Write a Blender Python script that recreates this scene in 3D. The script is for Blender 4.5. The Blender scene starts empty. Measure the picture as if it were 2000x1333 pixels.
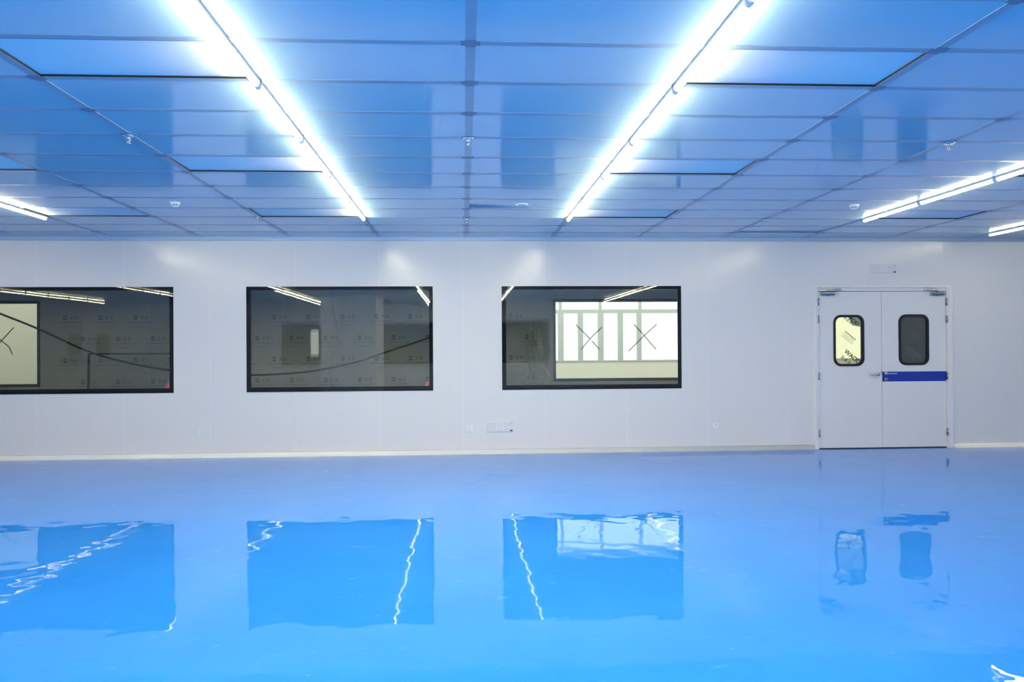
import bpy, math, random
from mathutils import Matrix, Vector
random.seed(7)
S = bpy.context.scene
COL = S.collection

# ------------------------------------------------------------------ camera
F_PX, YAW, PITCH, ROLL, HC, DIST = 1612.5, -0.0584, 0.0051, 0.0060, 1.5015, 11.4394

def rot():
    cy, sy = math.cos(YAW), math.sin(YAW)
    cp, sp = math.cos(PITCH), math.sin(PITCH)
    cr, sr = math.cos(ROLL), math.sin(ROLL)
    Rz = Matrix(((cy, -sy, 0), (sy, cy, 0), (0, 0, 1)))
    Rx = Matrix(((1, 0, 0), (0, cp, -sp), (0, sp, cp)))
    Ry = Matrix(((cr, 0, sr), (0, 1, 0), (-sr, 0, cr)))
    return Rz @ Rx @ Ry
R = rot()
CAM = Vector((0, -DIST, HC))

def at(px, py, Y):
    """point of the plane y=Y seen at photo pixel (px, py)"""
    d = R @ Vector(((px - 1000) / F_PX, 1, -(py - 666.5) / F_PX))
    t = (Y + DIST) / d.y
    return CAM + d * t

def atz(px, py, Z):
    d = R @ Vector(((px - 1000) / F_PX, 1, -(py - 666.5) / F_PX))
    t = (Z - HC) / d.z
    return CAM + d * t

cd = bpy.data.cameras.new('camera')
cam = bpy.data.objects.new('camera', cd)
COL.objects.link(cam)
right, fwd, up = R @ Vector((1, 0, 0)), R @ Vector((0, 1, 0)), R @ Vector((0, 0, 1))
M = Matrix((right, up, -fwd)).transposed().to_4x4()
M.translation = CAM
cam.matrix_world = M
cd.sensor_width = 36
cd.lens = F_PX / 2000 * 36
cd.clip_start = 0.05
cd.clip_end = 200
S.camera = cam

# ------------------------------------------------------------------ materials
def lin(c):
    return tuple((x / 12.92 if x <= .04045 else ((x + .055) / 1.055) ** 2.4) for x in c)

def mat(name, color, rough=.5, metal=0.0, ior=1.5, coat=0.0, spec=None):
    m = bpy.data.materials.new(name)
    m.use_nodes = True
    b = m.node_tree.nodes['Principled BSDF']
    b.inputs['Base Color'].default_value = (*color, 1)
    b.inputs['Roughness'].default_value = rough
    b.inputs['Metallic'].default_value = metal
    b.inputs['IOR'].default_value = ior
    b.inputs['Coat Weight'].default_value = coat
    b.inputs['Coat Roughness'].default_value = .03
    if spec is not None:
        b.inputs['Specular IOR Level'].default_value = spec
    return m

def add_noise_color(m, c1, c2, scale, detail=3, lo=.35, hi=.65, stretch=None):
    nt = m.node_tree
    b = nt.nodes['Principled BSDF']
    tc = nt.nodes.new('ShaderNodeTexCoord')
    mp = nt.nodes.new('ShaderNodeMapping')
    if stretch:
        mp.inputs['Scale'].default_value = stretch
    n = nt.nodes.new('ShaderNodeTexNoise')
    n.inputs['Scale'].default_value = scale
    n.inputs['Detail'].default_value = detail
    r = nt.nodes.new('ShaderNodeValToRGB')
    r.color_ramp.elements[0].position = lo
    r.color_ramp.elements[1].position = hi
    r.color_ramp.elements[0].color = (*c1, 1)
    r.color_ramp.elements[1].color = (*c2, 1)
    L = nt.links.new
    L(tc.outputs['Object'], mp.inputs['Vector'])
    L(mp.outputs['Vector'], n.inputs['Vector'])
    L(n.outputs['Fac'], r.inputs['Fac'])
    L(r.outputs['Color'], b.inputs['Base Color'])
    return mp

def add_bump(m, scale, dist, detail=1.0, rough=.5, stretch=None):
    nt = m.node_tree
    b = nt.nodes['Principled BSDF']
    tc = nt.nodes.new('ShaderNodeTexCoord')
    mp = nt.nodes.new('ShaderNodeMapping')
    if stretch:
        mp.inputs['Scale'].default_value = stretch
    n = nt.nodes.new('ShaderNodeTexNoise')
    n.inputs['Scale'].default_value = scale
    n.inputs['Detail'].default_value = detail
    n.inputs['Roughness'].default_value = rough
    bp = nt.nodes.new('ShaderNodeBump')
    bp.inputs['Strength'].default_value = 1
    bp.inputs['Distance'].default_value = dist
    L = nt.links.new
    L(tc.outputs['Object'], mp.inputs['Vector'])
    L(mp.outputs['Vector'], n.inputs['Vector'])
    L(n.outputs['Fac'], bp.inputs['Height'])
    L(bp.outputs['Normal'], b.inputs['Normal'])
    return n, bp

def glass(name, tint, ior=1.75, bump=None):
    m = bpy.data.materials.new(name)
    m.use_nodes = True
    nt = m.node_tree
    nt.nodes.clear()
    out = nt.nodes.new('ShaderNodeOutputMaterial')
    tr = nt.nodes.new('ShaderNodeBsdfTransparent')
    tr.inputs['Color'].default_value = (*tint, 1)
    gl = nt.nodes.new('ShaderNodeBsdfGlossy')
    gl.inputs['Roughness'].default_value = 0.0
    fr = nt.nodes.new('ShaderNodeFresnel')
    fr.inputs['IOR'].default_value = ior
    ge = nt.nodes.new('ShaderNodeNewGeometry')
    s1 = nt.nodes.new('ShaderNodeMath'); s1.operation = 'SUBTRACT'
    s1.inputs[0].default_value = 1
    mu = nt.nodes.new('ShaderNodeMath'); mu.operation = 'MULTIPLY'
    mx = nt.nodes.new('ShaderNodeMixShader')
    L = nt.links.new
    L(ge.outputs['Backfacing'], s1.inputs[1])
    L(s1.outputs[0], mu.inputs[0])
    L(fr.outputs[0], mu.inputs[1])
    L(mu.outputs[0], mx.inputs['Fac'])
    L(tr.outputs[0], mx.inputs[1])
    L(gl.outputs[0], mx.inputs[2])
    L(mx.outputs[0], out.inputs['Surface'])
    if bump:
        tc = nt.nodes.new('ShaderNodeTexCoord')
        n = nt.nodes.new('ShaderNodeTexNoise')
        n.inputs['Scale'].default_value = bump[0]
        n.inputs['Detail'].default_value = 1.0
        bp = nt.nodes.new('ShaderNodeBump')
        bp.inputs['Distance'].default_value = bump[1]
        L(tc.outputs['Object'], n.inputs['Vector'])
        L(n.outputs['Fac'], bp.inputs['Height'])
        L(bp.outputs['Normal'], gl.inputs['Normal'])
    return m

def film(name, tint, opac, trans=True):
    m = bpy.data.materials.new(name)
    m.use_nodes = True
    nt = m.node_tree
    nt.nodes.clear()
    out = nt.nodes.new('ShaderNodeOutputMaterial')
    tr = nt.nodes.new('ShaderNodeBsdfTransparent')
    tr.inputs['Color'].default_value = (*tint, 1)
    df = nt.nodes.new('ShaderNodeBsdfDiffuse')
    df.inputs['Color'].default_value = (*tint, 1)
    mx = nt.nodes.new('ShaderNodeMixShader')
    mx.inputs['Fac'].default_value = opac
    nt.links.new(tr.outputs[0], mx.inputs[1])
    nt.links.new(df.outputs[0], mx.inputs[2])
    nt.links.new(mx.outputs[0], out.inputs['Surface'])
    return m

def emit(name, color, strength):
    m = bpy.data.materials.new(name)
    m.use_nodes = True
    nt = m.node_tree
    nt.nodes.clear()
    out = nt.nodes.new('ShaderNodeOutputMaterial')
    e = nt.nodes.new('ShaderNodeEmission')
    e.inputs['Color'].default_value = (*color, 1)
    e.inputs['Strength'].default_value = strength
    # a batten gives most light straight down, less to its sides
    g = nt.nodes.new('ShaderNodeNewGeometry')
    sx = nt.nodes.new('ShaderNodeSeparateXYZ')
    ab = nt.nodes.new('ShaderNodeMath'); ab.operation = 'ABSOLUTE'
    ma = nt.nodes.new('ShaderNodeMath'); ma.operation = 'MULTIPLY_ADD'
    ma.inputs[1].default_value = strength * .80
    ma.inputs[2].default_value = strength * .20
    nt.links.new(g.outputs['True Normal'], sx.inputs[0])
    nt.links.new(sx.outputs['Z'], ab.inputs[0])
    nt.links.new(ab.outputs[0], ma.inputs[0])
    nt.links.new(ma.outputs[0], e.inputs['Strength'])
    nt.links.new(e.outputs[0], out.inputs['Surface'])
    return m

TUBE = 228.0
M_wall = mat('wall_panel_white', (.84, .80, .75), .20)
add_bump(M_wall, .9, .0012, 1)
M_seam = mat('wall_joint_white', (.87, .83, .81), .35)
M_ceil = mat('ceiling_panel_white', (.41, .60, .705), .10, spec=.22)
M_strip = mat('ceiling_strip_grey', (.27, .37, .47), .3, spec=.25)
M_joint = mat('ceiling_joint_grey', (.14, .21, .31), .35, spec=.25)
M_filter = mat('filter_face_white', (.74, .79, .83), .6)
M_gasket = mat('black_rubber', (.006, .007, .009), .5)
M_black = mat('black_border_gloss', (.006, .007, .010), .012)
M_spacer = mat('spacer_aluminium', (.55, .57, .57), .4)
M_cove = mat('cove_white', (.84, .83, .79), .3)
M_leaf = mat('door_paint', (.86, .82, .775), .3)
M_dframe = mat('door_frame_paint', (.88, .83, .80), .35)
M_steel = mat('brushed_steel', (.42, .43, .43), .28, 1.0)
M_chrome = mat('polished_chrome', (.75, .75, .74), .12, 1.0)
M_blue = mat('blue_band', (.002, .038, .36), .35)
M_plate = mat('white_plastic', (.86, .86, .86), .35)
M_dark = mat('dark_plastic', (.03, .032, .036), .4)
M_sign = mat('sign_grey', (.77, .735, .725), .3)
M_signpic = mat('sign_pictogram', (.90, .86, .84), .4)
M_house = mat('fixture_housing', (.52, .52, .60), .4)
M_cap = mat('fixture_cap', (.72, .78, .86), .45)
LAMP = (1.0, .89, .555)
M_tube = emit('lit_diffuser', LAMP, TUBE)
ROWMAT = {-4: emit('lit_diffuser_edge', LAMP, TUBE * .62), 4: emit('lit_diffuser_dim', LAMP, TUBE * .44), 6: emit('lit_diffuser_weak', LAMP, TUBE * .17),
          7: emit('lit_diffuser_left', LAMP, TUBE * .22)}
M_det = mat('detector_white', (.86, .87, .86), .4)
M_glass = glass('window_glass', (.955, .97, .955), 1.85, (1.3, .0003))
M_glass2 = glass('window_glass_rear', (.955, .97, .955), 1.75, (1.6, .0003))
M_door_glass = glass('door_glass', (.9, .92, .9), 1.5)
M_film = film('cream_film', (.93, .90, .77), .25)
M_film2 = film('grey_film', (.62, .64, .62), .6)
M_film3 = film('dark_film', (.30, .32, .285), .40)
M_clear = film('crumpled_film', (.80, .82, .80), .16)
def patchy(m):
    nt = m.node_tree
    mx = [n for n in nt.nodes if n.type == 'MIX_SHADER'][0]
    tc = nt.nodes.new('ShaderNodeTexCoord')
    mp = nt.nodes.new('ShaderNodeMapping'); mp.inputs['Scale'].default_value = (3.0, 3.0, 1.1)
    n = nt.nodes.new('ShaderNodeTexNoise'); n.inputs['Scale'].default_value = 2.2; n.inputs['Detail'].default_value = 5; n.inputs['Distortion'].default_value = 1.5
    r = nt.nodes.new('ShaderNodeValToRGB')
    r.color_ramp.elements[0].position = .40; r.color_ramp.elements[1].position = .70
    r.color_ramp.elements[0].color = (0, 0, 0, 1); r.color_ramp.elements[1].color = (.55, .55, .55, 1)
    tr = [q for q in nt.nodes if q.type == 'BSDF_TRANSPARENT'][0]
    tr.inputs['Color'].default_value = (.93, .94, .93, 1)
    L = nt.links.new
    L(tc.outputs['Object'], mp.inputs['Vector']); L(mp.outputs['Vector'], n.inputs['Vector']); L(n.outputs['Fac'], r.inputs['Fac']); L(r.outputs['Color'], mx.inputs['Fac'])
patchy(M_clear)
M_print = mat('black_print', (.02, .02, .02), .6)
M_print2 = mat('faint_print', (.16, .165, .165), .7)
M_cwall = mat('corridor_wall', (.66, .665, .665), .6)
M_logo = mat('logo_print', (.30, .31, .325), .7)
M_cfloor = mat('corridor_floor', (.20, .20, .19), .6)
M_cream = mat('cream_plaster', (.90, .88, .76), .8)
M_mull = mat('facade_mullion', (.58, .63, .60), .5)
M_cframe = mat('corridor_window_frame', (.035, .045, .05), .4)
M_tape = mat('brown_tape', (.13, .07, .06), .5)
M_tapew = mat('white_tape', (.8, .8, .78), .5)
M_red = mat('red_sticker', (.62, .10, .14), .5)
M_cable = mat('black_cable', (.012, .014, .015), .5)
M_rwall = mat('rear_wall_white', (.78, .78, .78), .35)

M_floor = mat('blue_epoxy', (.03, .28, .78), .008, ior=1.5, spec=.16)
add_noise_color(M_floor, (.024, .236, .77), (.030, .252, .80), 1.1, 4, .3, .7)
nb, bpn = add_bump(M_floor, 5.2, .0017, .6, .4)

# fine pale scuffs in the epoxy
def scuffs(m):
    nt = m.node_tree
    b = nt.nodes['Principled BSDF']
    src = b.inputs['Base Color'].links[0].from_socket
    tc = nt.nodes.new('ShaderNodeTexCoord')
    mp = nt.nodes.new('ShaderNodeMapping')
    mp.inputs['Scale'].default_value = (2.2, 5.0, 1)
    mp.inputs['Rotation'].default_value = (0, 0, .35)
    n = nt.nodes.new('ShaderNodeTexNoise')
    n.inputs['Scale'].default_value = 3.0
    n.inputs['Detail'].default_value = 6
    n.inputs['Distortion'].default_value = 1.2
    r = nt.nodes.new('ShaderNodeValToRGB')
    r.color_ramp.elements[0].position = .655
    r.color_ramp.elements[1].position = .80
    r.color_ramp.elements[0].color = (0, 0, 0, 1)
    r.color_ramp.elements[1].color = (.5, .5, .5, 1)
    mx = nt.nodes.new('ShaderNodeMixRGB')
    mx.inputs['Color2'].default_value = (.16, .42, .88, 1)
    L = nt.links.new
    L(tc.outputs['Object'], mp.inputs['Vector'])
    L(mp.outputs['Vector'], n.inputs['Vector'])
    L(n.outputs['Fac'], r.inputs['Fac'])
    L(r.outputs['Color'], mx.inputs['Fac'])
    L(src, mx.inputs['Color1'])
    L(mx.outputs['Color'], b.inputs['Base Color'])
scuffs(M_floor)

# ------------------------------------------------------------------ mesh helpers
class MB:
    def __init__(self):
        self.v, self.f, self.s = [], [], []

    def quad(self, *pts, smooth=False):
        n = len(self.v)
        self.v += [Vector(p) for p in pts]
        self.f.append(list(range(n, n + len(pts))))
        self.s.append(smooth)
        return self

    def box(self, x0, x1, y0, y1, z0, z1):
        n = len(self.v)
        for z in (z0, z1):
            for x, y in ((x0, y0), (x1, y0), (x1, y1), (x0, y1)):
                self.v.append(Vector((x, y, z)))
        for q in ((3, 2, 1, 0), (4, 5, 6, 7), (0, 1, 5, 4), (1, 2, 6, 5), (2, 3, 7, 6), (3, 0, 4, 7)):
            self.f.append([n + i for i in q]); self.s.append(False)
        return self

    def prism(self, pts, axis, a, b, smooth=False, caps=True):
        """2-D outline pts extruded from a to b along axis 'x','y' or 'z'"""
        def P(p, t):
            return {'x': (t, p[0], p[1]), 'y': (p[0], t, p[1]), 'z': (p[0], p[1], t)}[axis]
        n = len(self.v); k = len(pts)
        self.v += [Vector(P(p, a)) for p in pts] + [Vector(P(p, b)) for p in pts]
        for i in range(k):
            j = (i + 1) % k
            self.f.append([n + i, n + j, n + k + j, n + k + i]); self.s.append(smooth)
        if caps:
            self.f.append([n + i for i in reversed(range(k))]); self.s.append(False)
            self.f.append([n + k + i for i in range(k)]); self.s.append(False)
        return self

    def lathe(self, prof, c, axis='z', seg=24):
        """profile [(r, h)] turned about the axis through c"""
        n = len(self.v)
        for r, h in prof:
            for i in range(seg):
                a = 2 * math.pi * i / seg
                u, w = r * math.cos(a), r * math.sin(a)
                p = {'z': (u, w, h), 'y': (u, h, w), 'x': (h, u, w)}[axis]
                self.v.append(Vector(c) + Vector(p))
        for j in range(len(prof) - 1):
            for i in range(seg):
                k = (i + 1) % seg
                self.f.append([n + j * seg + i, n + j * seg + k, n + (j + 1) * seg + k, n + (j + 1) * seg + i]); self.s.append(True)
        self.f.append([n + i for i in range(seg)]); self.s.append(False)
        self.f.append([n + (len(prof) - 1) * seg + i for i in range(seg)]); self.s.append(False)
        return self

    def tube(self, pts, r, seg=8):
        pts = [Vector(p) for p in pts]
        n = len(self.v)
        for i, p in enumerate(pts):
            t = (pts[min(i + 1, len(pts) - 1)] - pts[max(i - 1, 0)]).normalized()
            a = t.orthogonal() if abs(t.z) > .95 else t.cross(Vector((0, 0, 1)))
            a.normalize(); b = t.cross(a)
            for k in range(seg):
                w = 2 * math.pi * k / seg
                self.v.append(p + (a * math.cos(w) + b * math.sin(w)) * r)
        for i in range(len(pts) - 1):
            for k in range(seg):
                l = (k + 1) % seg
                self.f.append([n + i * seg + k, n + i * seg + l, n + (i + 1) * seg + l, n + (i + 1) * seg + k]); self.s.append(True)
        self.f.append([n + k for k in range(seg)]); self.s.append(False)
        self.f.append([n + (len(pts) - 1) * seg + k for k in range(seg)]); self.s.append(False)
        return self

    def ring(self, outer, inner, y0, y1):
        """plate in the x-z plane with a hole; outer and inner have equally many points"""
        n = len(self.v); k = len(outer)
        for y in (y0, y1):
            self.v += [Vector((p[0], y, p[1])) for p in outer]
            self.v += [Vector((p[0], y, p[1])) for p in inner]
        for i in range(k):
            j = (i + 1) % k
            O0, O1, I0, I1 = n, n + 2 * k, n + k, n + 3 * k
            for q in ((O0 + i, O0 + j, I0 + j, I0 + i), (O1 + j, O1 + i, I1 + i, I1 + j),
                      (O0 + j, O0 + i, O1 + i, O1 + j), (I0 + i, I0 + j, I1 + j, I1 + i)):
                self.f.append(list(q)); self.s.append(False)
        return self

    def build(self, name, m, parent=None, origin=None, bevel=0, merge=False):
        o0 = Vector(origin) if origin is not None else Vector((0, 0, 0))
        if parent is not None:
            r = parent
            while r.parent:
                r = r.parent
            o0 = r.location.copy()
        me = bpy.data.meshes.new(name)
        me.from_pydata([tuple(v - o0) for v in self.v], [], self.f)
        for p, s in zip(me.polygons, self.s):
            p.use_smooth = s
        import bmesh
        bm = bmesh.new(); bm.from_mesh(me)
        if merge:
            bmesh.ops.remove_doubles(bm, verts=bm.verts, dist=1e-5)
        bmesh.ops.recalc_face_normals(bm, faces=bm.faces)
        bm.to_mesh(me); bm.free()
        me.materials.append(m)
        ob = bpy.data.objects.new(name, me)
        COL.objects.link(ob)
        if parent is not None:
            ob.parent = parent
        elif origin is not None:
            ob.location = o0
        if bevel:
            b = ob.modifiers.new('bevel', 'BEVEL'); b.width = bevel; b.segments = 2; b.limit_method = 'ANGLE'
        return ob

def empty(name, loc):
    o = bpy.data.objects.new(name, None)
    o.empty_display_size = .1
    COL.objects.link(o); o.location = loc
    return o

def tag(o, label, cat, group=None):
    o['label'] = label; o['category'] = cat
    if group:
        o['group'] = group
    return o

def struct(o):
    o['kind'] = 'structure'
    return o

def dup(root, delta, rotz=0.0, name=None):
    def cp(o, par):
        c = o.copy(); COL.objects.link(c)
        c.parent = par
        for ch in [x for x in bpy.data.objects if x.parent == o and x not in made]:
            made.add(cp(ch, c))
        return c
    made = set()
    kids = list(root.children)
    c = root.copy(); COL.objects.link(c)
    c.location = Vector(root.location) + Vector(delta)
    c.rotation_euler.z = rotz
    for k in kids:
        sub = list(k.children)
        kc = k.copy(); COL.objects.link(kc); kc.parent = c
        for s in sub:
            sc = s.copy(); COL.objects.link(sc); sc.parent = kc
    if name:
        c.name = name
    return c

def fill_wall(mb, x0, x1, z0, z1, y0, y1, holes):
    """wall slab with rectangular openings (xa, xb, za, zb)"""
    xs = sorted({x0, x1, *[h[0] for h in holes], *[h[1] for h in holes]})
    for a, b in zip(xs, xs[1:]):
        zz = z0
        for h in sorted([h for h in holes if h[0] <= a + 1e-6 and h[1] >= b - 1e-6], key=lambda h: h[2]):
            if h[2] > zz + 1e-6:
                mb.box(a, b, y0, y1, zz, h[2])
            zz = h[3]
        if zz < z1 - 1e-6:
            mb.box(a, b, y0, y1, zz, z1)

# ------------------------------------------------------------------ room dimensions
XL, XR, YR, H = -16.0, 10.6, -17.4, 3.0
LX0, LS = 0.042, 1.1937               # lanes of the ceiling grid
CY0, CS = -7.3556, 0.6218             # cross lines of the grid
lane = lambda i: LX0 + i * LS
cross = lambda n: CY0 + n * CS

WZ0, WZ1 = .886, 2.317
WINS = [(-6.451, -3.931), (-2.950, -.428), (.533, 3.047)]
DX0, DX1, DZ = 4.993, 6.962, 2.290

# ------------------------------------------------------------------ floor, walls
struct(MB().box(XL, XR, YR, 0, -.1, 0).build('floor', M_floor))

wb = MB()
holes = [(a, b, WZ0, WZ1) for a, b in WINS] + [(DX0, DX1, 0, DZ)]
fill_wall(wb, XL, XR, 0, H, 0, .06, holes)
wall_back = struct(wb.build('wall_back', M_wall))
sm = MB()
for k in range(-8, 15):
    x = -5.7265 + k * 1.143
    if x < XL + .1 or x > XR - .1:
        continue
    zs = [(0.07, H - .05)]
    for (a, b, za, zb) in holes:
        if a - .01 < x < b + .01:
            zs = [(max(0.07, zb), H - .05)] + ([(0.07, za)] if za > 0.1 else [])
    for za, zb in zs:
        sm.box(x - .004, x + .004, -.0012, .002, za, zb)
sm.build('panel_joints', M_seam, wall_back)

struct(MB().box(XL - .1, XL, YR, .06, 0, H).build('wall_left', M_wall))
struct(MB().box(XR, XR + .1, YR, .06, 0, H).build('wall_right', M_wall))

def cove(cx, cz, r, sx, sz, k=8):
    """concave fillet outline in the y-z plane between the wall (y=0) and a level"""
    pts = [(0, cz)]
    for i in range(k + 1):
        a = math.pi / 2 * i / k
        pts.append((-r + r * math.sin(a), cz + sz * (r - r * math.cos(a))))
    return pts

cb = MB()
for xa, xb in ((XL, DX0 - .035), (DX1 + .035, XR)):
    cb.prism(cove(0, 0, .065, 1, 1), 'x', xa, xb, smooth=True)
struct(cb.build('baseboard_back', M_cove))
ct = MB().prism(cove(0, H, .05, 1, -1), 'x', XL, XR, smooth=True)
struct(ct.build('trim_1', mat('ceiling_cove_white', (.78, .79, .80), .3)))

# ------------------------------------------------------------------ ceiling
SW = .0265
FILTERS = [  # lane, cross, label
    (-2, 0, 'bright recessed filter panel left of the left light row, nearest the camera'),
    (-2, 4, 'bright recessed filter panel left of the left light row, second from the back wall'),
    (-2, 8, 'bright recessed filter panel left of the left light row, nearest the back wall'),
    (1, 0, 'bright recessed filter panel right of the right light row, nearest the camera'),
    (1, 4, 'bright recessed filter panel right of the right light row, second from the back wall'),
    (1, 8, 'bright recessed filter panel right of the right light row, nearest the back wall'),
    (-4, 4, 'bright filter panel cut by the left edge of the photo'),
    (-4, 8, 'bright filter panel just right of the far left tube light near the back wall'),
    (4, 8, 'bright filter panel under the long tube row above the double door'),
    (4, 4, 'bright filter panel cut by the right edge of the photo beside the tube row'),
]
fcells = {(i, n) for i, n, _ in FILTERS}
cm, strips, joints, gaps = MB(), MB(), MB(), MB()
IL, IR, NB, NF = -13, 8, -16, 11
xs = [XL] + [lane(i) for i in range(IL, IR + 1)] + [XR]
ys = [YR] + [cross(n) for n in range(NB, NF + 1)] + [0]
for a in range(len(xs) - 1):
    for b in range(len(ys) - 1):
        i, n = IL - 1 + a, NB - 1 + b
        if (i, n) in fcells:
            continue
        x0, x1, y0, y1 = xs[a] + SW * .8, xs[a + 1] - SW * .8, ys[b] + SW * .8, ys[b + 1] - SW * .8
        if b == 0: y0 = YR
        if b == len(ys) - 2: y1 = 0
        if a == 0: x0 = XL
        if a == len(xs) - 2: x1 = XR
        z = [H, H, H, H]
        if (i, n) == (0, 7):
            z = [H, H, H, H + .028]                # a tile that sits crooked
        if (i, n) == (3, 10):
            z = [H, H, H + .012, H + .012]
        cm.quad((x0, y0, z[0]), (x1, y0, z[1]), (x1, y1, z[2]), (x0, y1, z[3]))
        if max(z) > H:
            gaps.quad((x0, y1, H - .002), (x1, y1, H - .002), (x1, y1, z[2] + .001), (x0, y1, z[3] + .001))
cm.box(XL, XR, YR, .06, H + .08, H + .1)
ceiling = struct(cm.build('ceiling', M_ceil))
for i in range(IL, IR + 1):
    strips.box(lane(i) - SW, lane(i) + SW, YR, -.045, H - .0026, H + .06)
for n in range(NB, NF + 1):
    strips.box(XL, XR, cross(n) - SW, cross(n) + SW, H - .0018, H + .06)
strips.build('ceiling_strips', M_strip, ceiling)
for i in range(IL, IR + 1):
    for n in range(NB, NF + 1):
        x, y = lane(i), cross(n)
        joints.box(x - .049, x + .049, y - SW - .001, y + SW + .001, H - .0042, H - .0020)
        joints.box(x - SW - .001, x + SW + .001, y - .047, y + .047, H - .0044, H - .0022)
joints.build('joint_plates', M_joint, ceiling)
gaps.build('tile_gaps', M_gasket, ceiling)

for i, n, lab in FILTERS:
    x0, x1, y0, y1 = lane(i) + SW, lane(i + 1) - SW, cross(n) + SW, cross(n + 1) - SW
    root = empty('filter_panel', ((x0 + x1) / 2, (y0 + y1) / 2, H))
    tag(root, lab, 'ceiling filter panel', 'recessed filter panels in the ceiling')
    MB().box(x0, x1, y0, y1, H + .009, H + .03).build('panel_face', M_filter, root)
    g = MB()
    t = .005
    g.box(x0, x1, y1 - t, y1, H - .0015, H + .0089); g.box(x0, x1, y0, y0 + t, H - .0015, H + .0089)
    g.box(x0, x0 + t, y0 + t, y1 - t, H - .0015, H + .0089); g.box(x1 - t, x1, y0 + t, y1 - t, H - .0015, H + .0089)
    g.build('gasket', M_gasket, root)

# ------------------------------------------------------------------ LED tube lights
def make_light(x, ya, yb):
    """one linear fitting on the ceiling from ya (near the back wall) to yb"""
    root = empty('tube_light', (x, (ya + yb) / 2, H - .0044))
    zt = H - .0044
    hs = MB()
    hs.prism([(x - .021, zt), (x + .021, zt), (x + .0195, zt - .013), (x - .0195, zt - .013)], 'y', yb + .012, ya - .012)
    hs.build('housing', M_house, root)
    k = 10
    pts = [(x + .0185 * math.cos(math.pi + math.pi * j / k), zt - .0132 + .026 * math.sin(math.pi + math.pi * j / k)) for j in range(k + 1)]
    MB().prism(pts, 'y', yb + .032, ya - .032, smooth=True).build('diffuser', M_tube, root)
    pc = [(x - .0215, zt - .0005)] + [(x + .0215 * math.cos(math.pi + math.pi * j / k), zt - .0132 + .029 * math.sin(math.pi + math.pi * j / k)) for j in range(k + 1)] + [(x + .0215, zt - .0005)]
    for c0, c1 in ((ya - .034, ya - .012), (yb + .012, yb + .034)):
        MB().prism(pc, 'y', c0, c1).build('end_cap', M_cap, root)
    return root

ORD = ['first', 'second', 'third', 'fourth', 'fifth', 'sixth', 'seventh', 'eighth', 'ninth', 'tenth', 'eleventh', 'twelfth']
ROWS = [(-1, 9, 'row left of centre'), (1, 9, 'row right of centre'), (-4, 9, 'left edge row'),
        (4, 9, 'row above the double door'), (6, 11, 'far right corner row'),
        (-7, 9, 'row left of the photo'), (-10, 9, 'outermost left row')]
proto = make_light(lane(-1), cross(9), cross(7))
px0, py0 = proto.location.x, proto.location.y
first = True
for i, n0, rn in ROWS:
    for k in range(12):
        n = n0 - 2 * k
        if first:
            o = proto; first = False
        else:
            o = dup(proto, (lane(i) - px0, (cross(n) + cross(n - 2)) / 2 - py0, 0))
        o.name = 'tube_light'
        dm = ROWMAT.get(i if i in (-4, 4) else 6 if i == 6 else 7 if i < -4 else 0)
        if dm:
            for ch in o.children:
                if ch.name.startswith('diffuser'):
                    ch.material_slots[0].link = 'OBJECT'
                    ch.material_slots[0].material = dm
        tag(o, 'lit LED tube light, %s from the back wall in the %s' % (ORD[k], rn), 'ceiling light', 'LED tube lights in the ' + rn)

# ------------------------------------------------------------------ ceiling devices
def sprinkler(p, lab):
    x, y = p[0], p[1]
    zb = H - .0044
    root = empty('fire_sprinkler', (x, y, zb))
    tag(root, lab, 'sprinkler', 'chrome sprinkler heads on the ceiling grid')
    MB().lathe([(.005, zb), (.040, zb - .001), (.039, zb - .006), (.026, zb - .012), (.012, zb - .013)], (x, y, 0), seg=28).build('escutcheon', M_chrome, root)
    b = MB()
    b.lathe([(.010, zb - .012), (.010, zb - .022), (.007, zb - .026)], (x, y, 0), seg=14)
    for s in (-1, 1):
        b.tube([(x + s * .008, y, zb - .022), (x + s * .012, y, zb - .034), (x + s * .004, y, zb - .050), (x, y, zb - .054)], .0025, 6)
    b.tube([(x, y, zb - .024), (x, y, zb - .052)], .003, 8)
    b.build('frame_arms', M_chrome, root)
    MB().lathe([(.002, zb - .054), (.014, zb - .055), (.014, zb - .058), (.002, zb - .059)], (x, y, 0), seg=18).build('deflector', M_steel, root)
    return root
sprinkler((lane(-2), cross(3)), 'chrome sprinkler head on the ceiling, nearer one at the left')
sprinkler((lane(0), cross(3)), 'chrome sprinkler head on the middle ceiling strip, nearer to the camera')
sprinkler((lane(3), cross(3)), 'chrome sprinkler head on the ceiling, nearer one at the right')
sprinkler((lane(-2), cross(9)), 'small chrome sprinkler head near the back wall, left of the left tube row')
sprinkler((lane(0), cross(9)), 'small chrome sprinkler head near the back wall on the middle ceiling strip')
sprinkler((lane(3), cross(9)), 'small chrome sprinkler head near the back wall, right of the right tube row')

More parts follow.
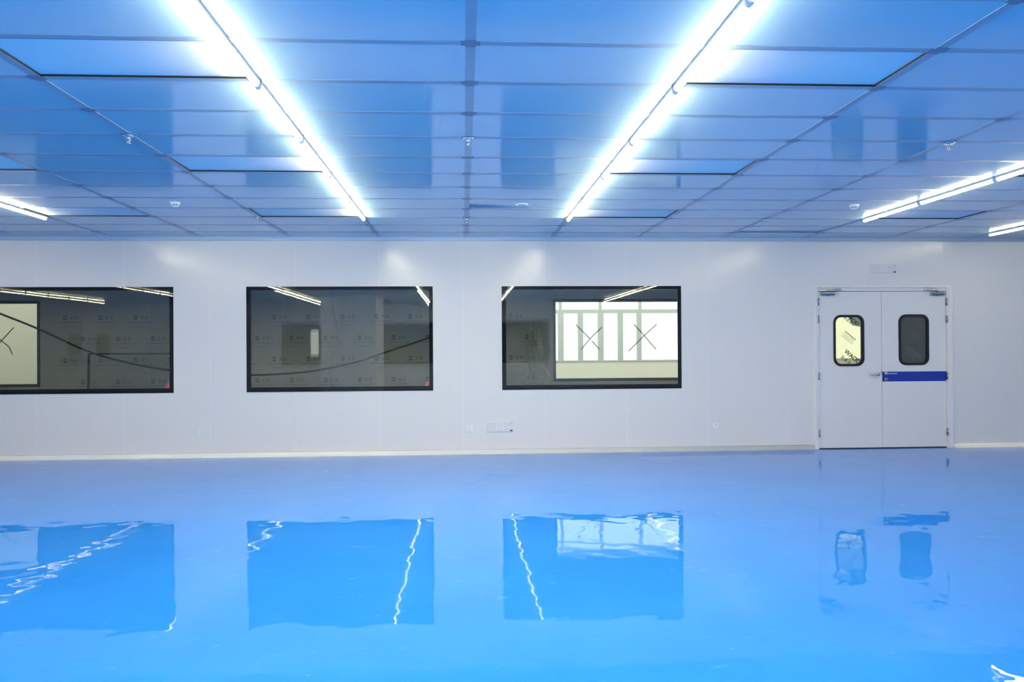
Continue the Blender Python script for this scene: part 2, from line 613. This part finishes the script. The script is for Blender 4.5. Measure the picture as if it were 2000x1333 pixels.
def detector(p, lab):
    x, y = p.x, p.y
    root = empty('smoke_detector', (x, y, H))
    tag(root, lab, 'smoke detector', 'white smoke detectors on the ceiling')
    MB().lathe([(.030, H), (.051, H - .001), (.051, H - .016), (.046, H - .026), (.040, H - .030)], (x, y, 0), seg=32).build('base', M_det, root)
    MB().lathe([(.030, H - .029), (.030, H - .041)], (x, y, 0), seg=20).build('dark_chamber', M_dark, root)
    c = MB()
    for k in range(8):
        a = 2 * math.pi * (k + .5) / 8
        u, w = math.cos(a), math.sin(a)
        c.tube([(x + .040 * u, y + .040 * w, H - .028), (x + .035 * u, y + .035 * w, H - .043)], .0065, 6)
    c.lathe([(.037, H - .040), (.036, H - .046), (.024, H - .052), (.004, H - .053)], (x, y, 0), seg=28)
    c.build('cap', M_det, root)
detector(atz(342, 394.5, H), 'white round smoke detector on the ceiling above the left window')
detector(atz(1668, 399.5, H), 'white round smoke detector on the ceiling beside the right tube row')

p = atz(1019, 399.5, H)
root = empty('ceiling_ring', (p.x, p.y, H))
tag(root, 'flat round white ring fitting set into the ceiling between the two main tube rows', 'ceiling fitting')
rg = MB()
seg = 40
prof = [(.064, H), (.064, H - .005), (.060, H - .008), (.053, H - .006), (.051, H)]
n0 = len(rg.v)
for r, h in prof:
    for k in range(seg):
        a = 2 * math.pi * k / seg
        rg.v.append(Vector((p.x + r * math.cos(a), p.y + r * math.sin(a), h)))
for j in range(len(prof) - 1):
    for k in range(seg):
        l = (k + 1) % seg
        rg.f.append([j * seg + k, j * seg + l, (j + 1) * seg + l, (j + 1) * seg + k]); rg.s.append(True)
rg.build('rim', M_plate, root)
MB().lathe([(.005, H), (.0505, H - .0005), (.0505, H - .002), (.005, H - .0025)], (p.x, p.y, 0), seg=32).build('cover_disc', M_ceil, root)

# ------------------------------------------------------------------ windows of the back wall
def rect(x0, x1, z0, z1):
    return [(x0, z0), (x1, z0), (x1, z1), (x0, z1)]

def make_window(k, x0, x1, z0, z1, y, tilt):
    root = struct(empty('window_%d' % k, ((x0 + x1) / 2, y, z0)))
    g = .002
    MB().ring(rect(x0 - .004, x1 + .004, z0 - .004, z1 + .004), rect(x0 + .055, x1 - .048, z0 + .06, z1 - .043), y - .005, y + .003).build('window_border', M_black, root)
    MB().ring(rect(x0 + g, x1 - g, z0 + g, z1 - g), rect(x0 + .035, x1 - .035, z0 + .035, z1 - .035), y + .0035, y + .0585).build('spacer', M_spacer, root)
    MB().box(x0 + .0352, x1 - .0352, y + .0035, y + .0085, z0 + .0352, z1 - .0352).build('glass_pane', M_glass, root)
    pn = MB().box(x0 + .040, x1 - .040, y + .050, y + .055, z0 + .0402, z1 - .0402)
    c = Vector(((x0 + x1) / 2, y + .0525, (z0 + z1) / 2))
    Rm = Matrix.Rotation(tilt[0], 3, 'X') @ Matrix.Rotation(tilt[1], 3, 'Z')
    pn.v = [c + Rm @ (v - c) for v in pn.v]
    pn.build('glass_pane', M_glass2, root)
    return root
tilts = [(.0030, .0012), (-.0026, .0010), (.0030, -.0014)]
for k, (a, b) in enumerate(WINS):
    w = make_window(k + 1, a, b, WZ0, WZ1, 0, tilts[k])
    if k < 2:   # torn red sticker left in the lower right corner of the pane
        st = MB()
        x, z = b - .05, WZ0 + .062
        st.prism([(x, z), (x, z + .085), (x - .02, z + .06), (x - .065, z + .012), (x - .07, z)], 'y', .0018, .0034)
        tag(st.build('red_sticker', M_red, None, (x, .0026, z)), 'torn red sticker in the lower right corner of the %s window' % ('left' if k == 0 else 'middle'), 'sticker', 'red stickers on the windows')

# ------------------------------------------------------------------ double door
def rrect(x0, x1, z0, z1, r, k=6):
    pts, mids = [], []
    for cx, cz, a0 in ((x1 - r, z1 - r, 0), (x0 + r, z1 - r, 90), (x0 + r, z0 + r, 180), (x1 - r, z0 + r, 270)):
        for i in range(k + 1):
            a = math.radians(a0 + 90 * i / k)
            pts.append((cx + r * math.cos(a), cz + r * math.sin(a)))
    return pts

def outer_for(x0, x1, z0, z1, inner, k=6):
    out = []
    cor = [(x1, z1), (x0, z1), (x0, z0), (x1, z0)]
    for c in range(4):
        for i in range(k + 1):
            p = inner[c * (k + 1) + i]
            X, Z = cor[c]
            if i < k / 2:
                out.append((X, p[1]) if c % 2 == 0 else (p[0], Z))
            elif i == k / 2:
                out.append((X, Z))
            else:
                out.append((p[0], Z) if c % 2 == 0 else (X, p[1]))
    return out

door = struct(empty('door_1', ((DX0 + DX1) / 2, 0, 0)))
fr = MB()
JL, JR, JT = .030, .062, .052
L0, L1 = DX0 + JL, DX1 - JR
LT = DZ - JT
fr.box(DX0, L0 - .004, -.012, .06, 0, DZ); fr.box(L1 + .004, DX1, -.012, .06, 0, DZ); fr.box(L0 - .004, L1 + .004, .013, .06, LT + .006, DZ)
fr.box(DX0 - .028, DX0, -.016, 0, 0, DZ + .028); fr.box(DX1, DX1 + .028, -.016, 0, 0, DZ + .028); fr.box(DX0, DX1, -.016, 0, DZ, DZ + .028)
fr.build('door_frame', M_dframe, door)
rb = MB()
rb.box(L0 - .0035, L1 + .0035, .020, .055, 0, .010)
rb.box(L0 - .0035, L0 + .003, .034, .056, .010, LT + .0055); rb.box(L1 - .003, L1 + .0035, .034, .056, .010, LT + .0055)
rb.box(L0 + .003, L1 - .003, .034, .056, LT - .001, LT + .0055)
rb.build('rebate_seal', M_gasket, door)
XM = at(1723.3, 740, 0).x
YF, YBk = .010, .050          # leaf faces

def text_mesh(s, size, cx, cz, y, ang, m, name, parent):
    cu = bpy.data.curves.new(name, 'FONT'); cu.body = s; cu.size = size; cu.align_x = 'CENTER'; cu.align_y = 'CENTER'; cu.offset = .0022
    cu.extrude = .0004
    tmp = bpy.data.objects.new(name, cu); COL.objects.link(tmp)
    dg = bpy.context.evaluated_depsgraph_get()
    me = bpy.data.meshes.new_from_object(tmp.evaluated_get(dg))
    bpy.data.objects.remove(tmp)
    r = parent
    while r.parent: r = r.parent
    T = Matrix.Translation(Vector((cx, y, cz)) - r.location) @ Matrix.Rotation(ang, 4, 'Y') @ Matrix.Rotation(math.pi / 2, 4, 'X')
    me.transform(T)
    me.materials.clear(); me.materials.append(m)
    o = bpy.data.objects.new(name, me); COL.objects.link(o); o.parent = parent
    return o

def bars(mb, cx, cz, ang, items, y0, y1):
    """small printed strokes (u, v, w, h) in a frame turned clockwise by ang"""
    c, s = math.cos(ang), math.sin(ang)
    for u, v, w, h in items:
        pts = []
        for a, b in ((-w / 2, -h / 2), (w / 2, -h / 2), (w / 2, h / 2), (-w / 2, h / 2)):
            X, Z = u + a, v + b
            pts.append((cx + X * c + Z * s, cz - X * s + Z * c))
        mb.prism(pts, 'y', y0, y1)

def glyph(u, v, w):
    return [(u, v + w * .42, w * .9, w * .12), (u, v, w * .8, w * .10), (u, v - w * .42, w * .95, w * .12), (u - w * .3, v, w * .12, w * .85),
            (u + w * .28, v - w * .05, w * .12, w * .9), (u, v + w * .15, w * .11, w * .6)]

def leaf(name, x0, x1, vx0, vx1, vz0, vz1, side):
    inner = rrect(vx0, vx1, vz0, vz1, .105)
    lf = MB().ring(outer_for(x0, x1, .014, LT - .0012, inner), inner, YF, YBk).build(name, M_leaf, door)
    gi = rrect(vx0 + .030, vx1 - .030, vz0 + .030, vz1 - .030, .08)
    go = rrect(vx0 - .004, vx1 + .004, vz0 - .004, vz1 + .004, .107)
    MB().ring(go, gi, YF - .008, YBk).build('pane_gasket', M_gasket, lf)
    gp = rrect(vx0 + .0302, vx1 - .0302, vz0 + .0302, vz1 - .0302, .0798)
    MB().prism(gp, 'y', .016, .021).build('glass_pane', M_door_glass, lf)
    return lf
a, b = at(1628.3, 616, 0), at(1688.3, 715, 0)
leafL = leaf('door_leaf', L0 + .0032, XM - .003, a.x, b.x, b.z, a.z, -1)
va = (a.x, b.x, b.z, a.z)
a, b = at(1755.6, 615, 0), at(1814.8, 713, 0)
leafR = leaf('door_leaf', XM + .003, L1 - .0032, a.x, b.x, b.z, a.z, 1)
vb = (a.x, b.x, b.z, a.z)
# protective film with print behind both panes
for lf, v, mf, mp, left in ((leafL, va, M_film, M_print, True), (leafR, vb, M_film3, M_print2, False)):
    gp = rrect(v[0] + .0302, v[1] - .0302, v[2] + .0302, v[3] - .0302, .0798)
    MB().prism(gp, 'y', .032, .033).build('protective_film', mf, lf)
    w, h = v[1] - v[0], v[3] - v[2]
    cx, cz = v[0] + w * .5, v[2] + h * .5
    pr = MB()
    ang = math.radians(40)
    # small print block
    it = [(-.0 + .0, .035, .20, .010)] + [(random.uniform(-.01, .01), .012 - .020 * q, .19, .0035) for q in range(4)]
    bars(pr, cx + .01, cz + .045, ang, it, .0305, .0315)
    bars(pr, cx - .035 if left else cx - .045, v[2] + h * (.115 if left else .20), ang, glyph(-.06, 0, .045) + glyph(0, 0, .045) + glyph(.06, 0, .045), .0305, .0315)
    if left:
        bars(pr, v[0] + w * .50, v[3] - h * .10, ang, glyph(-.05, 0, .04) + glyph(0, 0, .04) + glyph(.05, 0, .04), .0305, .0315)
    pr.build('film_print', mp, lf)
    text_mesh('WAOD', .085, cx + (.062 if left else .01), v[2] + h * (.175 if left else .25), .031, ang, mp, 'film_lettering', lf)
    if left:
        text_mesh('WAOD', .07, v[0] + w * .64, v[3] - h * .085, .031, ang, mp, 'film_lettering', lf)
        pf = [(v[1] - .0305, v[3] - h * .23), (v[1] - .0305, v[3] - .11), (v[1] - .055, v[3] - .055), (v[1] - .11, v[3] - .0305), (v[1] - w * .47, v[3] - .0305), (v[1] - w * .36, v[3] - h * .20)]
        MB().prism(pf, 'y', .0342, .0355).build('film_fold', M_film2, lf)

# blue band and hardware
a, b = at(1724.4, 726, 0), at(1849.0, 745.3, 0)
bz0, bz1 = b.z + .004, a.z - .004
MB().box(XM + .005, L1 - .004, YF - .0015, YF + .001, bz0, bz1).build('blue_band', M_blue, leafR)
def lever(px, py, direction, lf):
    c = at(px, py, 0)
    x, z = c.x, c.z
    m = MB()
    m.lathe([(.002, YF - .012), (.024, YF - .012), (.026, YF - .010), (.026, YF)], (x, 0, z), 'y', 24)
    m.lathe([(.010, YF - .045), (.010, YF - .010)], (x, 0, z), 'y', 14)
    m.tube([(x, YF - .045, z), (x + direction * .03, YF - .050, z), (x + direction * .135, YF - .048, z), (x + direction * .142, YF - .034, z)], .0095, 10)
    m.build('lever_handle', M_chrome, lf)
lever(1715.8, 731.3, -1, leafL)
lever(1730.8, 730.3, 1, leafR)
c = at(1731.5, 741.2, 0)
MB().lathe([(.0245, YF), (.0245, YF - .006), (.021, YF - .009), (.004, YF - .009)], (c.x, 0, c.z), 'y', 24).build('lock_rose', M_steel, leafR)
m = MB(); m.lathe([(.009, YF - .0085), (.009, YF - .0115), (.002, YF - .012)], (c.x, 0, c.z + .003), 'y', 14); m.box(c.x - .004, c.x + .004, YF - .0113, YF - .009, c.z - .014, c.z)
m.build('keyhole', M_dark, leafR)
a, b = at(1722.5, 723, 0), at(1722.5, 732, 0)
MB().box(XM - .009, XM + .003, YF - .003, YF + .002, b.z, a.z).build('lock_strike', M_steel, leafL)
for lf, x, px, ys_ in ((leafL, L0 - .002, 1595, (590, 624, 735.5, 847)), (leafR, L1 + .002, 1850, (590, 624, 734.5, 843.5))):
    for y in ys_:
        c = at(px, y, 0)
        h = MB().lathe([(.009, c.z - .052), (.009, c.z + .052)], (x, -.0165, 0), 'z', 12)
        h.box(x - .003, x + .003, -.0165, YF + .002, c.z - .05, c.z + .05)
        h.build('hinge', M_steel, lf)
def closer(pxa, pxb, lf, d):
    A, B = at(pxa, 570.5, 0), at(pxb, 577, 0)
    m = MB()
    zc = (A.z + B.z) / 2
    r = .021
    x0, x1 = A.x, B.x
    pr = [(YF - .003, zc - .024), (YF - .045, zc - .024), (YF - .056, zc - .006), (YF - .056, zc + .014), (YF - .045, zc + .024), (YF - .003, zc + .024)]
    m.prism(pr, 'x', x0, x1)
    xc = x0 + (x1 - x0) * .52
    m.lathe([(.002, zc - .037), (.010, zc - .036), (.014, zc - .024)], (xc, YF - .028, 0), 'z', 14)
    m.lathe([(.014, zc + .024), (.012, zc + .036), (.002, zc + .037)], (xc, YF - .028, 0), 'z', 14)
    m.build('door_closer', M_steel, lf)
    ar = MB()
    za = zc + .040
    tip = xc + d * .115
    ar.tube([(xc, YF - .028, za), (tip, YF - .105, za + .006)], .0075, 8)
    ar.tube([(tip, YF - .105, za + .012), (xc + d * .16, -.016, za + .020)], .0075, 8)
    ar.lathe([(.011, za - .004), (.011, za + .018)], (tip, YF - .105, 0), 'z', 12)
    ar.box(xc + d * .16 - .03, xc + d * .16 + .03, -.030, -.002, za + .008, za + .028)
    ar.build('closer_arm', M_chrome, lf)
closer(1602.5, 1628, leafL, 1)
closer(1817, 1842, leafR, -1)

# ------------------------------------------------------------------ wall devices
def socket(px, py, lab, kind):
    c = at(px, py, 0)
    x, z = c.x, c.z
    root = empty('wall_socket', (x, 0, z - .043))
    tag(root, lab, 'wall socket', 'white socket plates low on the back wall')
    MB().box(x - .043, x + .043, -.009, 0, z - .043, z + .043).build('cover_plate', M_plate, root, bevel=.003)
    s = MB()
    if kind == 0:
        for u, v, w, h in ((-.009, .014, .004, .013), (.009, .014, .004, .013), (0, -.006, .004, .012), (-.011, -.018, .010, .004), (.011, -.018, .010, .004)):
            s.box(x + u - w / 2, x + u + w / 2, -.0098, -.0085, z + v - h / 2, z + v + h / 2)
    else:
        s.box(x - .004, x + .014, -.0098, -.0085, z + .008, z + .020)
    s.build('slots', mat('slot_grey', (.30, .30, .32), .5) if kind == 0 else mat('port_grey', (.45, .45, .46), .5), root)
socket(393.5, 844.3, 'white square socket plate low on the wall between the left and middle windows', 0)
socket(917.2, 838, 'white square socket plate low on the wall beside the grey exit sign', 0)
socket(1396.8, 832, 'white square outlet plate low on the wall between right window and door', 1)

def exit_sign(px0, px1, py0, py1, lab, arrow):
    a, b = at(px0, py0, 0), at(px1, py1, 0)
    x0, x1, z0, z1 = a.x, b.x, b.z, a.z
    root = empty('exit_sign', ((x0 + x1) / 2, 0, z0))
    tag(root, lab, 'exit sign', 'pale grey exit signs on the back wall')
    MB().box(x0, x1, -.014, 0, z0, z1).build('sign_box', M_sign, root, bevel=.002)
    w, h = x1 - x0, z1 - z0
    ya, yb_ = -.0150, -.0138
    pic = MB()
    cx = x0 + w * .52
    # doorway
    pic.box(cx - .052, cx - .038, ya, yb_, z0 + .012, z1 - .010)
    pic.box(cx + .038, cx + .052, ya, yb_, z0 + .012, z1 - .010)
    pic.box(cx - .038, cx + .038, ya, yb_, z1 - .022, z1 - .010)
    # running figure
    zc = z0 + h * .50
    pic.lathe([(.0085, ya), (.0085, yb_)], (cx + .010, 0, zc + .026), 'y', 14)
    for P, Q, t in (((.006, .016), (-.004, -.012), .012), ((-.004, -.012), (.012, -.024), .008), ((.012, -.024), (.008, -.044), .007), ((-.004, -.012), (-.014, -.030), .008),
                    ((-.014, -.030), (-.028, -.034), .007), ((.006, .014), (.022, .004), .006), ((.022, .004), (.030, .010), .005), ((.004, .014), (-.012, .008), .006), ((-.012, .008), (-.018, -.004), .005)):
        d = Vector((Q[0] - P[0], Q[1] - P[1])); nrm = Vector((-d.y, d.x)).normalized() * t / 2
        pts = [(cx + P[0] + nrm.x, zc + P[1] + nrm.y), (cx + Q[0] + nrm.x, zc + Q[1] + nrm.y), (cx + Q[0] - nrm.x, zc + Q[1] - nrm.y), (cx + P[0] - nrm.x, zc + P[1] - nrm.y)]
        pic.prism(pts, 'y', ya, yb_)
    pic.build('running_figure', M_signpic, root)
    if arrow:
        ar = MB()
        ar.box(cx + .062, cx + .112, ya, yb_, zc - .005, zc + .005)
        ar.prism([(cx + .105, zc + .024), (cx + .140, zc), (cx + .105, zc - .024), (cx + .112, zc)], 'y', ya, yb_)
        ar.build('arrow', M_signpic, root)
    MB().box(x1 - .040, x1 - .006, -.0155, -.0135, z0 + .008, z0 + .026).build('indicator_window', M_dark, root)
    MB().lathe([(.005, -.0155), (.005, -.0135)], (x1 - .018, 0, z1 - .014), 'y', 12).build('indicator_lamp', M_dark, root)
exit_sign(950.3, 1001.8, 825.2, 843.6, 'pale grey exit sign with running figure and right arrow, low beside a socket', True)
exit_sign(1699, 1749.5, 517.3, 534.0, 'pale grey exit sign with running figure above the double door', False)

# ------------------------------------------------------------------ corridor behind the glass
CYF = 3.05
struct(MB().box(XL, XR, .06, 7.0, -.12, -.02).build('floor_corridor', M_cfloor))
struct(MB().box(XL, XR, .06, CYF + .06, H, H + .1).build('ceiling_corridor', M_cwall))
cz0, cz1 = at(1200, 744, CYF).z, at(1200, 585, CYF).z
cx3 = at(1080.5, 660, CYF).x
cx1 = at(78, 660, CYF).x
cholesW = [(cx1 - 2.5, cx1, cz0 - .02, cz1), (cx3, cx3 + 2.6, cz0, cz1)]
dxl, dxr = at(1600, 660, CYF).x, at(1712, 660, CYF).x
chD = (dxl, dxr, .9, 2.6)
cw = MB()
fill_wall(cw, XL, XR, -.02, H, CYF, CYF + .06, cholesW + [chD])
wall_c = struct(cw.build('wall_corridor', M_cwall))
lg = MB()
def logo(x, z):
    y0, y1 = CYF - .0012, CYF - .0002
    # printed disc cut by a slanting pale band
    for a0 in (-8, 172):
        arc = [math.radians(a0 + 26 + 148 * i / 16) for i in range(17)]
        lg.prism([(x + .043 * math.cos(t), z + .043 * math.sin(t)) for t in arc], 'y', y0, y1)
    lg.prism([(x - .030, z - .004), (x + .030, z - .012), (x + .030, z - .004), (x - .030, z + .005)], 'y', y0, y1)
    for g in range(2):
        for u, v, w, h in glyph(x + .11 + g * .075, z, .052):
            lg.box(u - w / 2, u + w / 2, y0, y1, v - h / 2, v + h / 2)
    for q in range(12):
        lg.box(x - .12 + q * .035, x - .12 + q * .035 + .024, y0, y1, z - .088, z - .076)
    lg.box(x - .05, x + .17, y0, y1, z - .145, z - .140); lg.box(x - .03, x + .14, y0, y1, z - .163, z - .159)
base = at(669, 619, CYF)
for r in range(0, 5):
    for q in range(-17, 14):
        x = base.x + .585 * q + (.2925 if r % 2 else 0)
        z = base.z - .365 * r
        if any(h[0] - .2 < x < h[1] + .2 and h[2] - .2 < z < h[3] + .2 for h in cholesW + [chD]) or not (XL + .3 < x < XR - .3):
            continue
        logo(x, z)
lg.build('film_print', M_logo, wall_c)
cs = MB()
for k in range(-8, 14):
    x = -5.35 + k * 1.15
    if not any(h[0] - .02 < x < h[1] + .02 for h in cholesW + [chD]):
        cs.box(x - .003, x + .003, CYF - .001, CYF + .001, 0, H)
cs.build('panel_joints', mat('corridor_joint', (.5, .51, .51), .6), wall_c)

for k, (a, b, za, zb) in enumerate(cholesW + [chD]):
    r_ = struct(empty('window_%d' % (k + 4), ((a + b) / 2, CYF, za)))
    t = .046
    MB().ring(rect(a - .003, b + .003, za - .003, zb + .003), rect(a + t, b - t, za + t, zb - t), CYF - .006, CYF + .066).build('window_border', M_cframe, r_)
    MB().box(a + t, b - t, CYF + .03, CYF + .036, za + t, zb - t).build('glass_pane', glass('corridor_glass_%d' % k, (.965, .975, .95), 1.5), r_)

# tape crosses on the inner panes
def tape_cross(name, lines, lab, y=CYF - .0075):
    m = MB()
    pts = [at(p[0], p[1], CYF) for l in lines for p in l]
    c = sum(pts, Vector()) / len(pts)
    for l in lines:
        for P, Q in zip(l, l[1:]):
            A, B = at(P[0], P[1], CYF), at(Q[0], Q[1], CYF)
            d = Vector((B.x - A.x, B.z - A.z)); nn = Vector((-d.y, d.x)).normalized() * .008
            m.prism([(A.x + nn.x, A.z + nn.y), (B.x + nn.x, B.z + nn.y), (B.x - nn.x, B.z - nn.y), (A.x - nn.x, A.z - nn.y)], 'y', CYF + .0275, CYF + .0302)
    tag(m.build(name, M_tape, None, (c.x, CYF + .029, c.z)), lab, 'tape mark', 'taped crosses on the inner panes')
tape_cross('tape_cross', [[(1125, 634), (1153, 662.5)], [(1156, 666), (1171.5, 682.5)], [(1176.5, 639), (1153, 662), (1135.5, 683)]], 'brown taped cross on the bright inner pane, left one of the right window')
tape_cross('tape_cross', [[(1238.5, 633.5), (1259, 656), (1282.5, 683.5)], [(1283.5, 633.5), (1258, 656.5), (1228, 687)]], 'brown taped cross on the bright inner pane, right one of the right window')
tape_cross('tape_cross', [[(25, 640), (1, 666)], [(-18, 690), (1, 666)], [(1, 666), (16, 678), (22.5, 693)], [(-20, 645), (1, 666)]], 'brown taped cross on the inner pane at the left edge')

# black cable hanging behind the panes
def smooth(pts, k=8):
    out = []
    P = [pts[0]] + pts + [pts[-1]]
    for i in range(1, len(P) - 2):
        for j in range(k):
            t = j / k
            a, b, c, d = P[i - 1], P[i], P[i + 1], P[i + 2]
            out.append(.5 * ((2 * b) + (c - a) * t + (2 * a - 5 * b + 4 * c - d) * t * t + (3 * b - a - 3 * c + d) * t ** 3))
    out.append(pts[-1])
    return out
cp = [(-260, 520), (-120, 566), (0, 613), (75, 643), (170, 686), (250, 709), (335, 724.5), (410, 732), (490, 733.5), (570, 729.5), (630, 722), (700, 706), (770, 683), (838, 660), (900, 632), (960, 596), (1010, 540)]
pts = smooth([at(x, y, .7) for x, y in cp])
tag(MB().tube(pts, .0145, 10).build('hanging_cable', M_cable, None, pts[len(pts) // 2]), 'thick black cable sagging behind the left and middle windows', 'cable')
wp = [(642, 470), (648, 560), (650.4, 596), (654.4, 621), (660.6, 655), (658.3, 683), (649.6, 711), (643.8, 727), (645.5, 748), (654, 757), (668, 770)]
pts = smooth([at(x, y, 2.2) for x, y in wp])
tag(MB().tube(pts, .004, 8).build('thin_wire', M_cable, None, pts[len(pts) // 2]), 'thin dark wire dangling behind the middle window', 'wire')

# framed sheet of glass leaning in the corridor behind the left window
def lean():
    x0, x1 = at(168, 700, 1.6).x, at(368, 700, 1.6).x
    zt = at(250, 690, 1.6).z
    zb = .02
    root = empty('framed_glass_sheet', ((x0 + x1) / 2, 1.55, zb - .02 - .02))
    tag(root, 'framed glass sheet leaning behind the left window in its lower right part', 'glass sheet')
    fr_ = MB().ring(rect(x0, x1, zb, zt), rect(x0 + .028, x1 - .028, zb + .028, zt - .022), 1.59, 1.62)
    pn = MB().box(x0 + .028, x1 - .028, 1.602, 1.608, zb + .028, zt - .022)
    c = Vector(((x0 + x1) / 2, 1.6, zb))
    Rm = Matrix.Rotation(math.radians(-2.6), 3, 'X')
    for q in (fr_, pn):
        q.v = [c + Rm @ (v - c) for v in q.v]
    fr_.build('sheet_frame', M_cframe, root); pn.build('glass_pane', glass('sheet_glass', (.93, .95, .94), 1.7), root)
lean()

# crumpled clear film hanging behind the right window
def crumple():
    a, b = at(1022, 632, 1.9), at(1076, 758, 1.9)
    m = MB()
    nx, nz = 22, 40
    rnd = random.Random(3)
    ph = [rnd.uniform(0, 6.28) for _ in range(8)]
    idx = {}
    for j in range(nz + 1):
        for i in range(nx + 1):
            u, v = i / nx, j / nz
            wob = .03 * math.sin(9 * u + 5 * v + ph[0]) + .02 * math.sin(21 * u - 7 * v + ph[1]) + .012 * math.sin(33 * u + 19 * v + ph[2]) + rnd.uniform(-.006, .006)
            w = (.30 + .55 * math.sin(3.0 * v + .2) ** 2) * (1 + .25 * math.sin(14 * v + ph[5])) + .05 * math.sin(31 * v + ph[6])
            x = (a.x + b.x) / 2 + (u - .5) * (b.x - a.x) * w + .03 * math.sin(6 * v + ph[3])
            z = a.z + (-.02 - a.z) * v + .02 * math.sin(12 * u + ph[4])
            idx[i, j] = len(m.v)
            m.v.append(Vector((x, 1.9 + wob, z)))
    for j in range(nz):
        for i in range(nx):
            m.f.append([idx[i, j], idx[i + 1, j], idx[i + 1, j + 1], idx[i, j + 1]]); m.s.append(True)
    o = m.build('crumpled_film', M_clear, None, ((a.x + b.x) / 2, 1.9, -.02))
    so = o.modifiers.new('thickness', 'SOLIDIFY'); so.thickness = .001
    tag(o, 'crumpled clear plastic film hanging behind the left part of the right window', 'plastic film')
crumple()

# daylight facade beyond, with an added sky-blocking slab above its windows
FY = 6.5
fz0, ftr0, ftr1 = at(1170, 706.5, FY).z, at(1170, 612.5, FY).z, at(1170, 605, FY).z
fx0, fx1 = at(1070, 660, FY).x, XR - .4
fh = [(fx0, fx1, fz0, 2.94), (-14.5, -11.0, fz0, 2.94)]  # second opening is out of view, added to let daylight in
fw = MB()
fill_wall(fw, -5.5, XR, -.02, H, FY, FY + .2, fh[:1])
fl = MB()
fill_wall(fl, XL, -5.5, -.02, H, FY, FY + .2, fh[1:])
struct(fl.build('wall_facade_left', mat('grey_plaster', (.50, .50, .42), .8)))
struct(fw.build('wall_facade', M_cream))
tag(MB().box(XL, XR, FY, FY + .2, H, 4.3).build('outside_sky_blocker', mat('sky_blocker_grey', (.30, .30, .28), .8), None, (0, FY + .1, H)), 'added unseen grey parapet above the outside windows beyond the right window', 'blocker')  # out of view; added to cover bright sky the floor would mirror
struct(MB().box(XL - .1, XL, .06, FY + .2, -.02, H).build('wall_corridor_left', M_cream))
struct(MB().box(XR, XR + .1, .06, FY + .2, -.02, H).build('wall_corridor_right', M_cream))
fwn = struct(empty('window_7', ((fx0 + fx1) / 2, FY, fz0)))
mu = MB()
y0, y1 = FY - .02, FY + .06
mu.box(fx0, fx1, y0, y1, ftr0, ftr1)
mu.box(fx0, fx1, y0, y1, fz0, fz0 + .03)
for p0, p1 in ((1089.7, 1101), (1128.6, 1139), (1167.6, 1179), (1206.5, 1217), (1243.6, 1253)):
    mu.box(at(p0, 660, FY).x, at(p1, 660, FY).x, y0, y1, fz0 + .0305, ftr0 - .0005)
for p0, p1 in ((1091.6, 1097.3), (1169.5, 1175), (1247, 1253)):
    mu.box(at(p0, 600, FY).x, at(p1, 600, FY).x, y0, y1, ftr1, 2.94)
for k in range(1, 6):
    x = at(1253, 660, FY).x + k * 1.75
    if x < fx1:
        mu.box(x, x + .05, y0, y1, fz0, 2.94)
mu.build('mullions', M_mull, fwn)
MB().box(fx0, fx1, FY + .02, FY + .026, fz0 + .03, 2.94).build('glass_pane', glass('facade_glass', (.97, .98, .95), 1.45), fwn)

# ------------------------------------------------------------------ rear of the room (seen mirrored in the panes)
rw = MB()
RWIN = [(-6.25, -3.75), (-2.77, -.27), (.48, 2.98)]
RD = -12.75
rh = [(a, b, WZ0, WZ1) for a, b in RWIN] + [(RD - (DX1 - DX0) / 2, RD + (DX1 - DX0) / 2, 0, DZ)]
fill_wall(rw, XL, XR, 0, H, YR - .06, YR, rh)
struct(rw.build('wall_rear', M_rwall))
for k, (a, b) in enumerate(RWIN):
    r_ = struct(empty('window_%d' % (k + 8), ((a + b) / 2, YR, WZ0)))
    MB().ring(rect(a, b, WZ0, WZ1), rect(a + .05, b - .05, WZ0 + .05, WZ1 - .05), YR - .06, YR + .004).build('window_border', M_cframe, r_)
    MB().box(a + .05, b - .05, YR - .03, YR - .024, WZ0 + .05, WZ1 - .05).build('glass_pane', M_glass2, r_)
d2 = dup(door, (0, 0, 0), math.pi, 'door_2')
d2.location = (RD, YR, 0)
struct(d2)
rc = MB()
rc.box(XL, XR, YR - 2.6, YR - .06, -.12, -.02); rc.box(XL, XR, YR - 2.6, YR - .06, H, H + .1)
rc.box(XL - .1, XL, YR - 2.6, YR - .06, 0, H); rc.box(XR, XR + .1, YR - 2.6, YR - .06, 0, H)
fill_wall(rc, XL, XR, -.02, H, YR - 2.7, YR - 2.6, [(-5.75, -5.45, 1.2, 2.15)])
struct(rc.build('wall_rear_corridor', M_cwall))
struct(MB().box(-4.10, -2.52, -14.9, -12.6, 0, H - .006).build('wall_pillar', M_rwall))

# ------------------------------------------------------------------ world and view
w = bpy.data.worlds.new('overcast')
S.world = w
w.use_nodes = True
bg = w.node_tree.nodes['Background']
bg.inputs['Color'].default_value = (1.0, 1.0, .95, 1)
bg.inputs['Strength'].default_value = 2.6

S.view_settings.view_transform = 'Standard'
S.view_settings.look = 'None'
S.view_settings.gamma = 1.0
S.view_settings.exposure = 0.0
S.view_settings.use_curve_mapping = False
c = S.cycles
c.max_bounces = 14
c.diffuse_bounces = 8
c.glossy_bounces = 6
c.transparent_max_bounces = 24
c.sample_clamp_indirect = 12
c.caustics_reflective = False
c.caustics_refractive = False
c.use_denoising = True
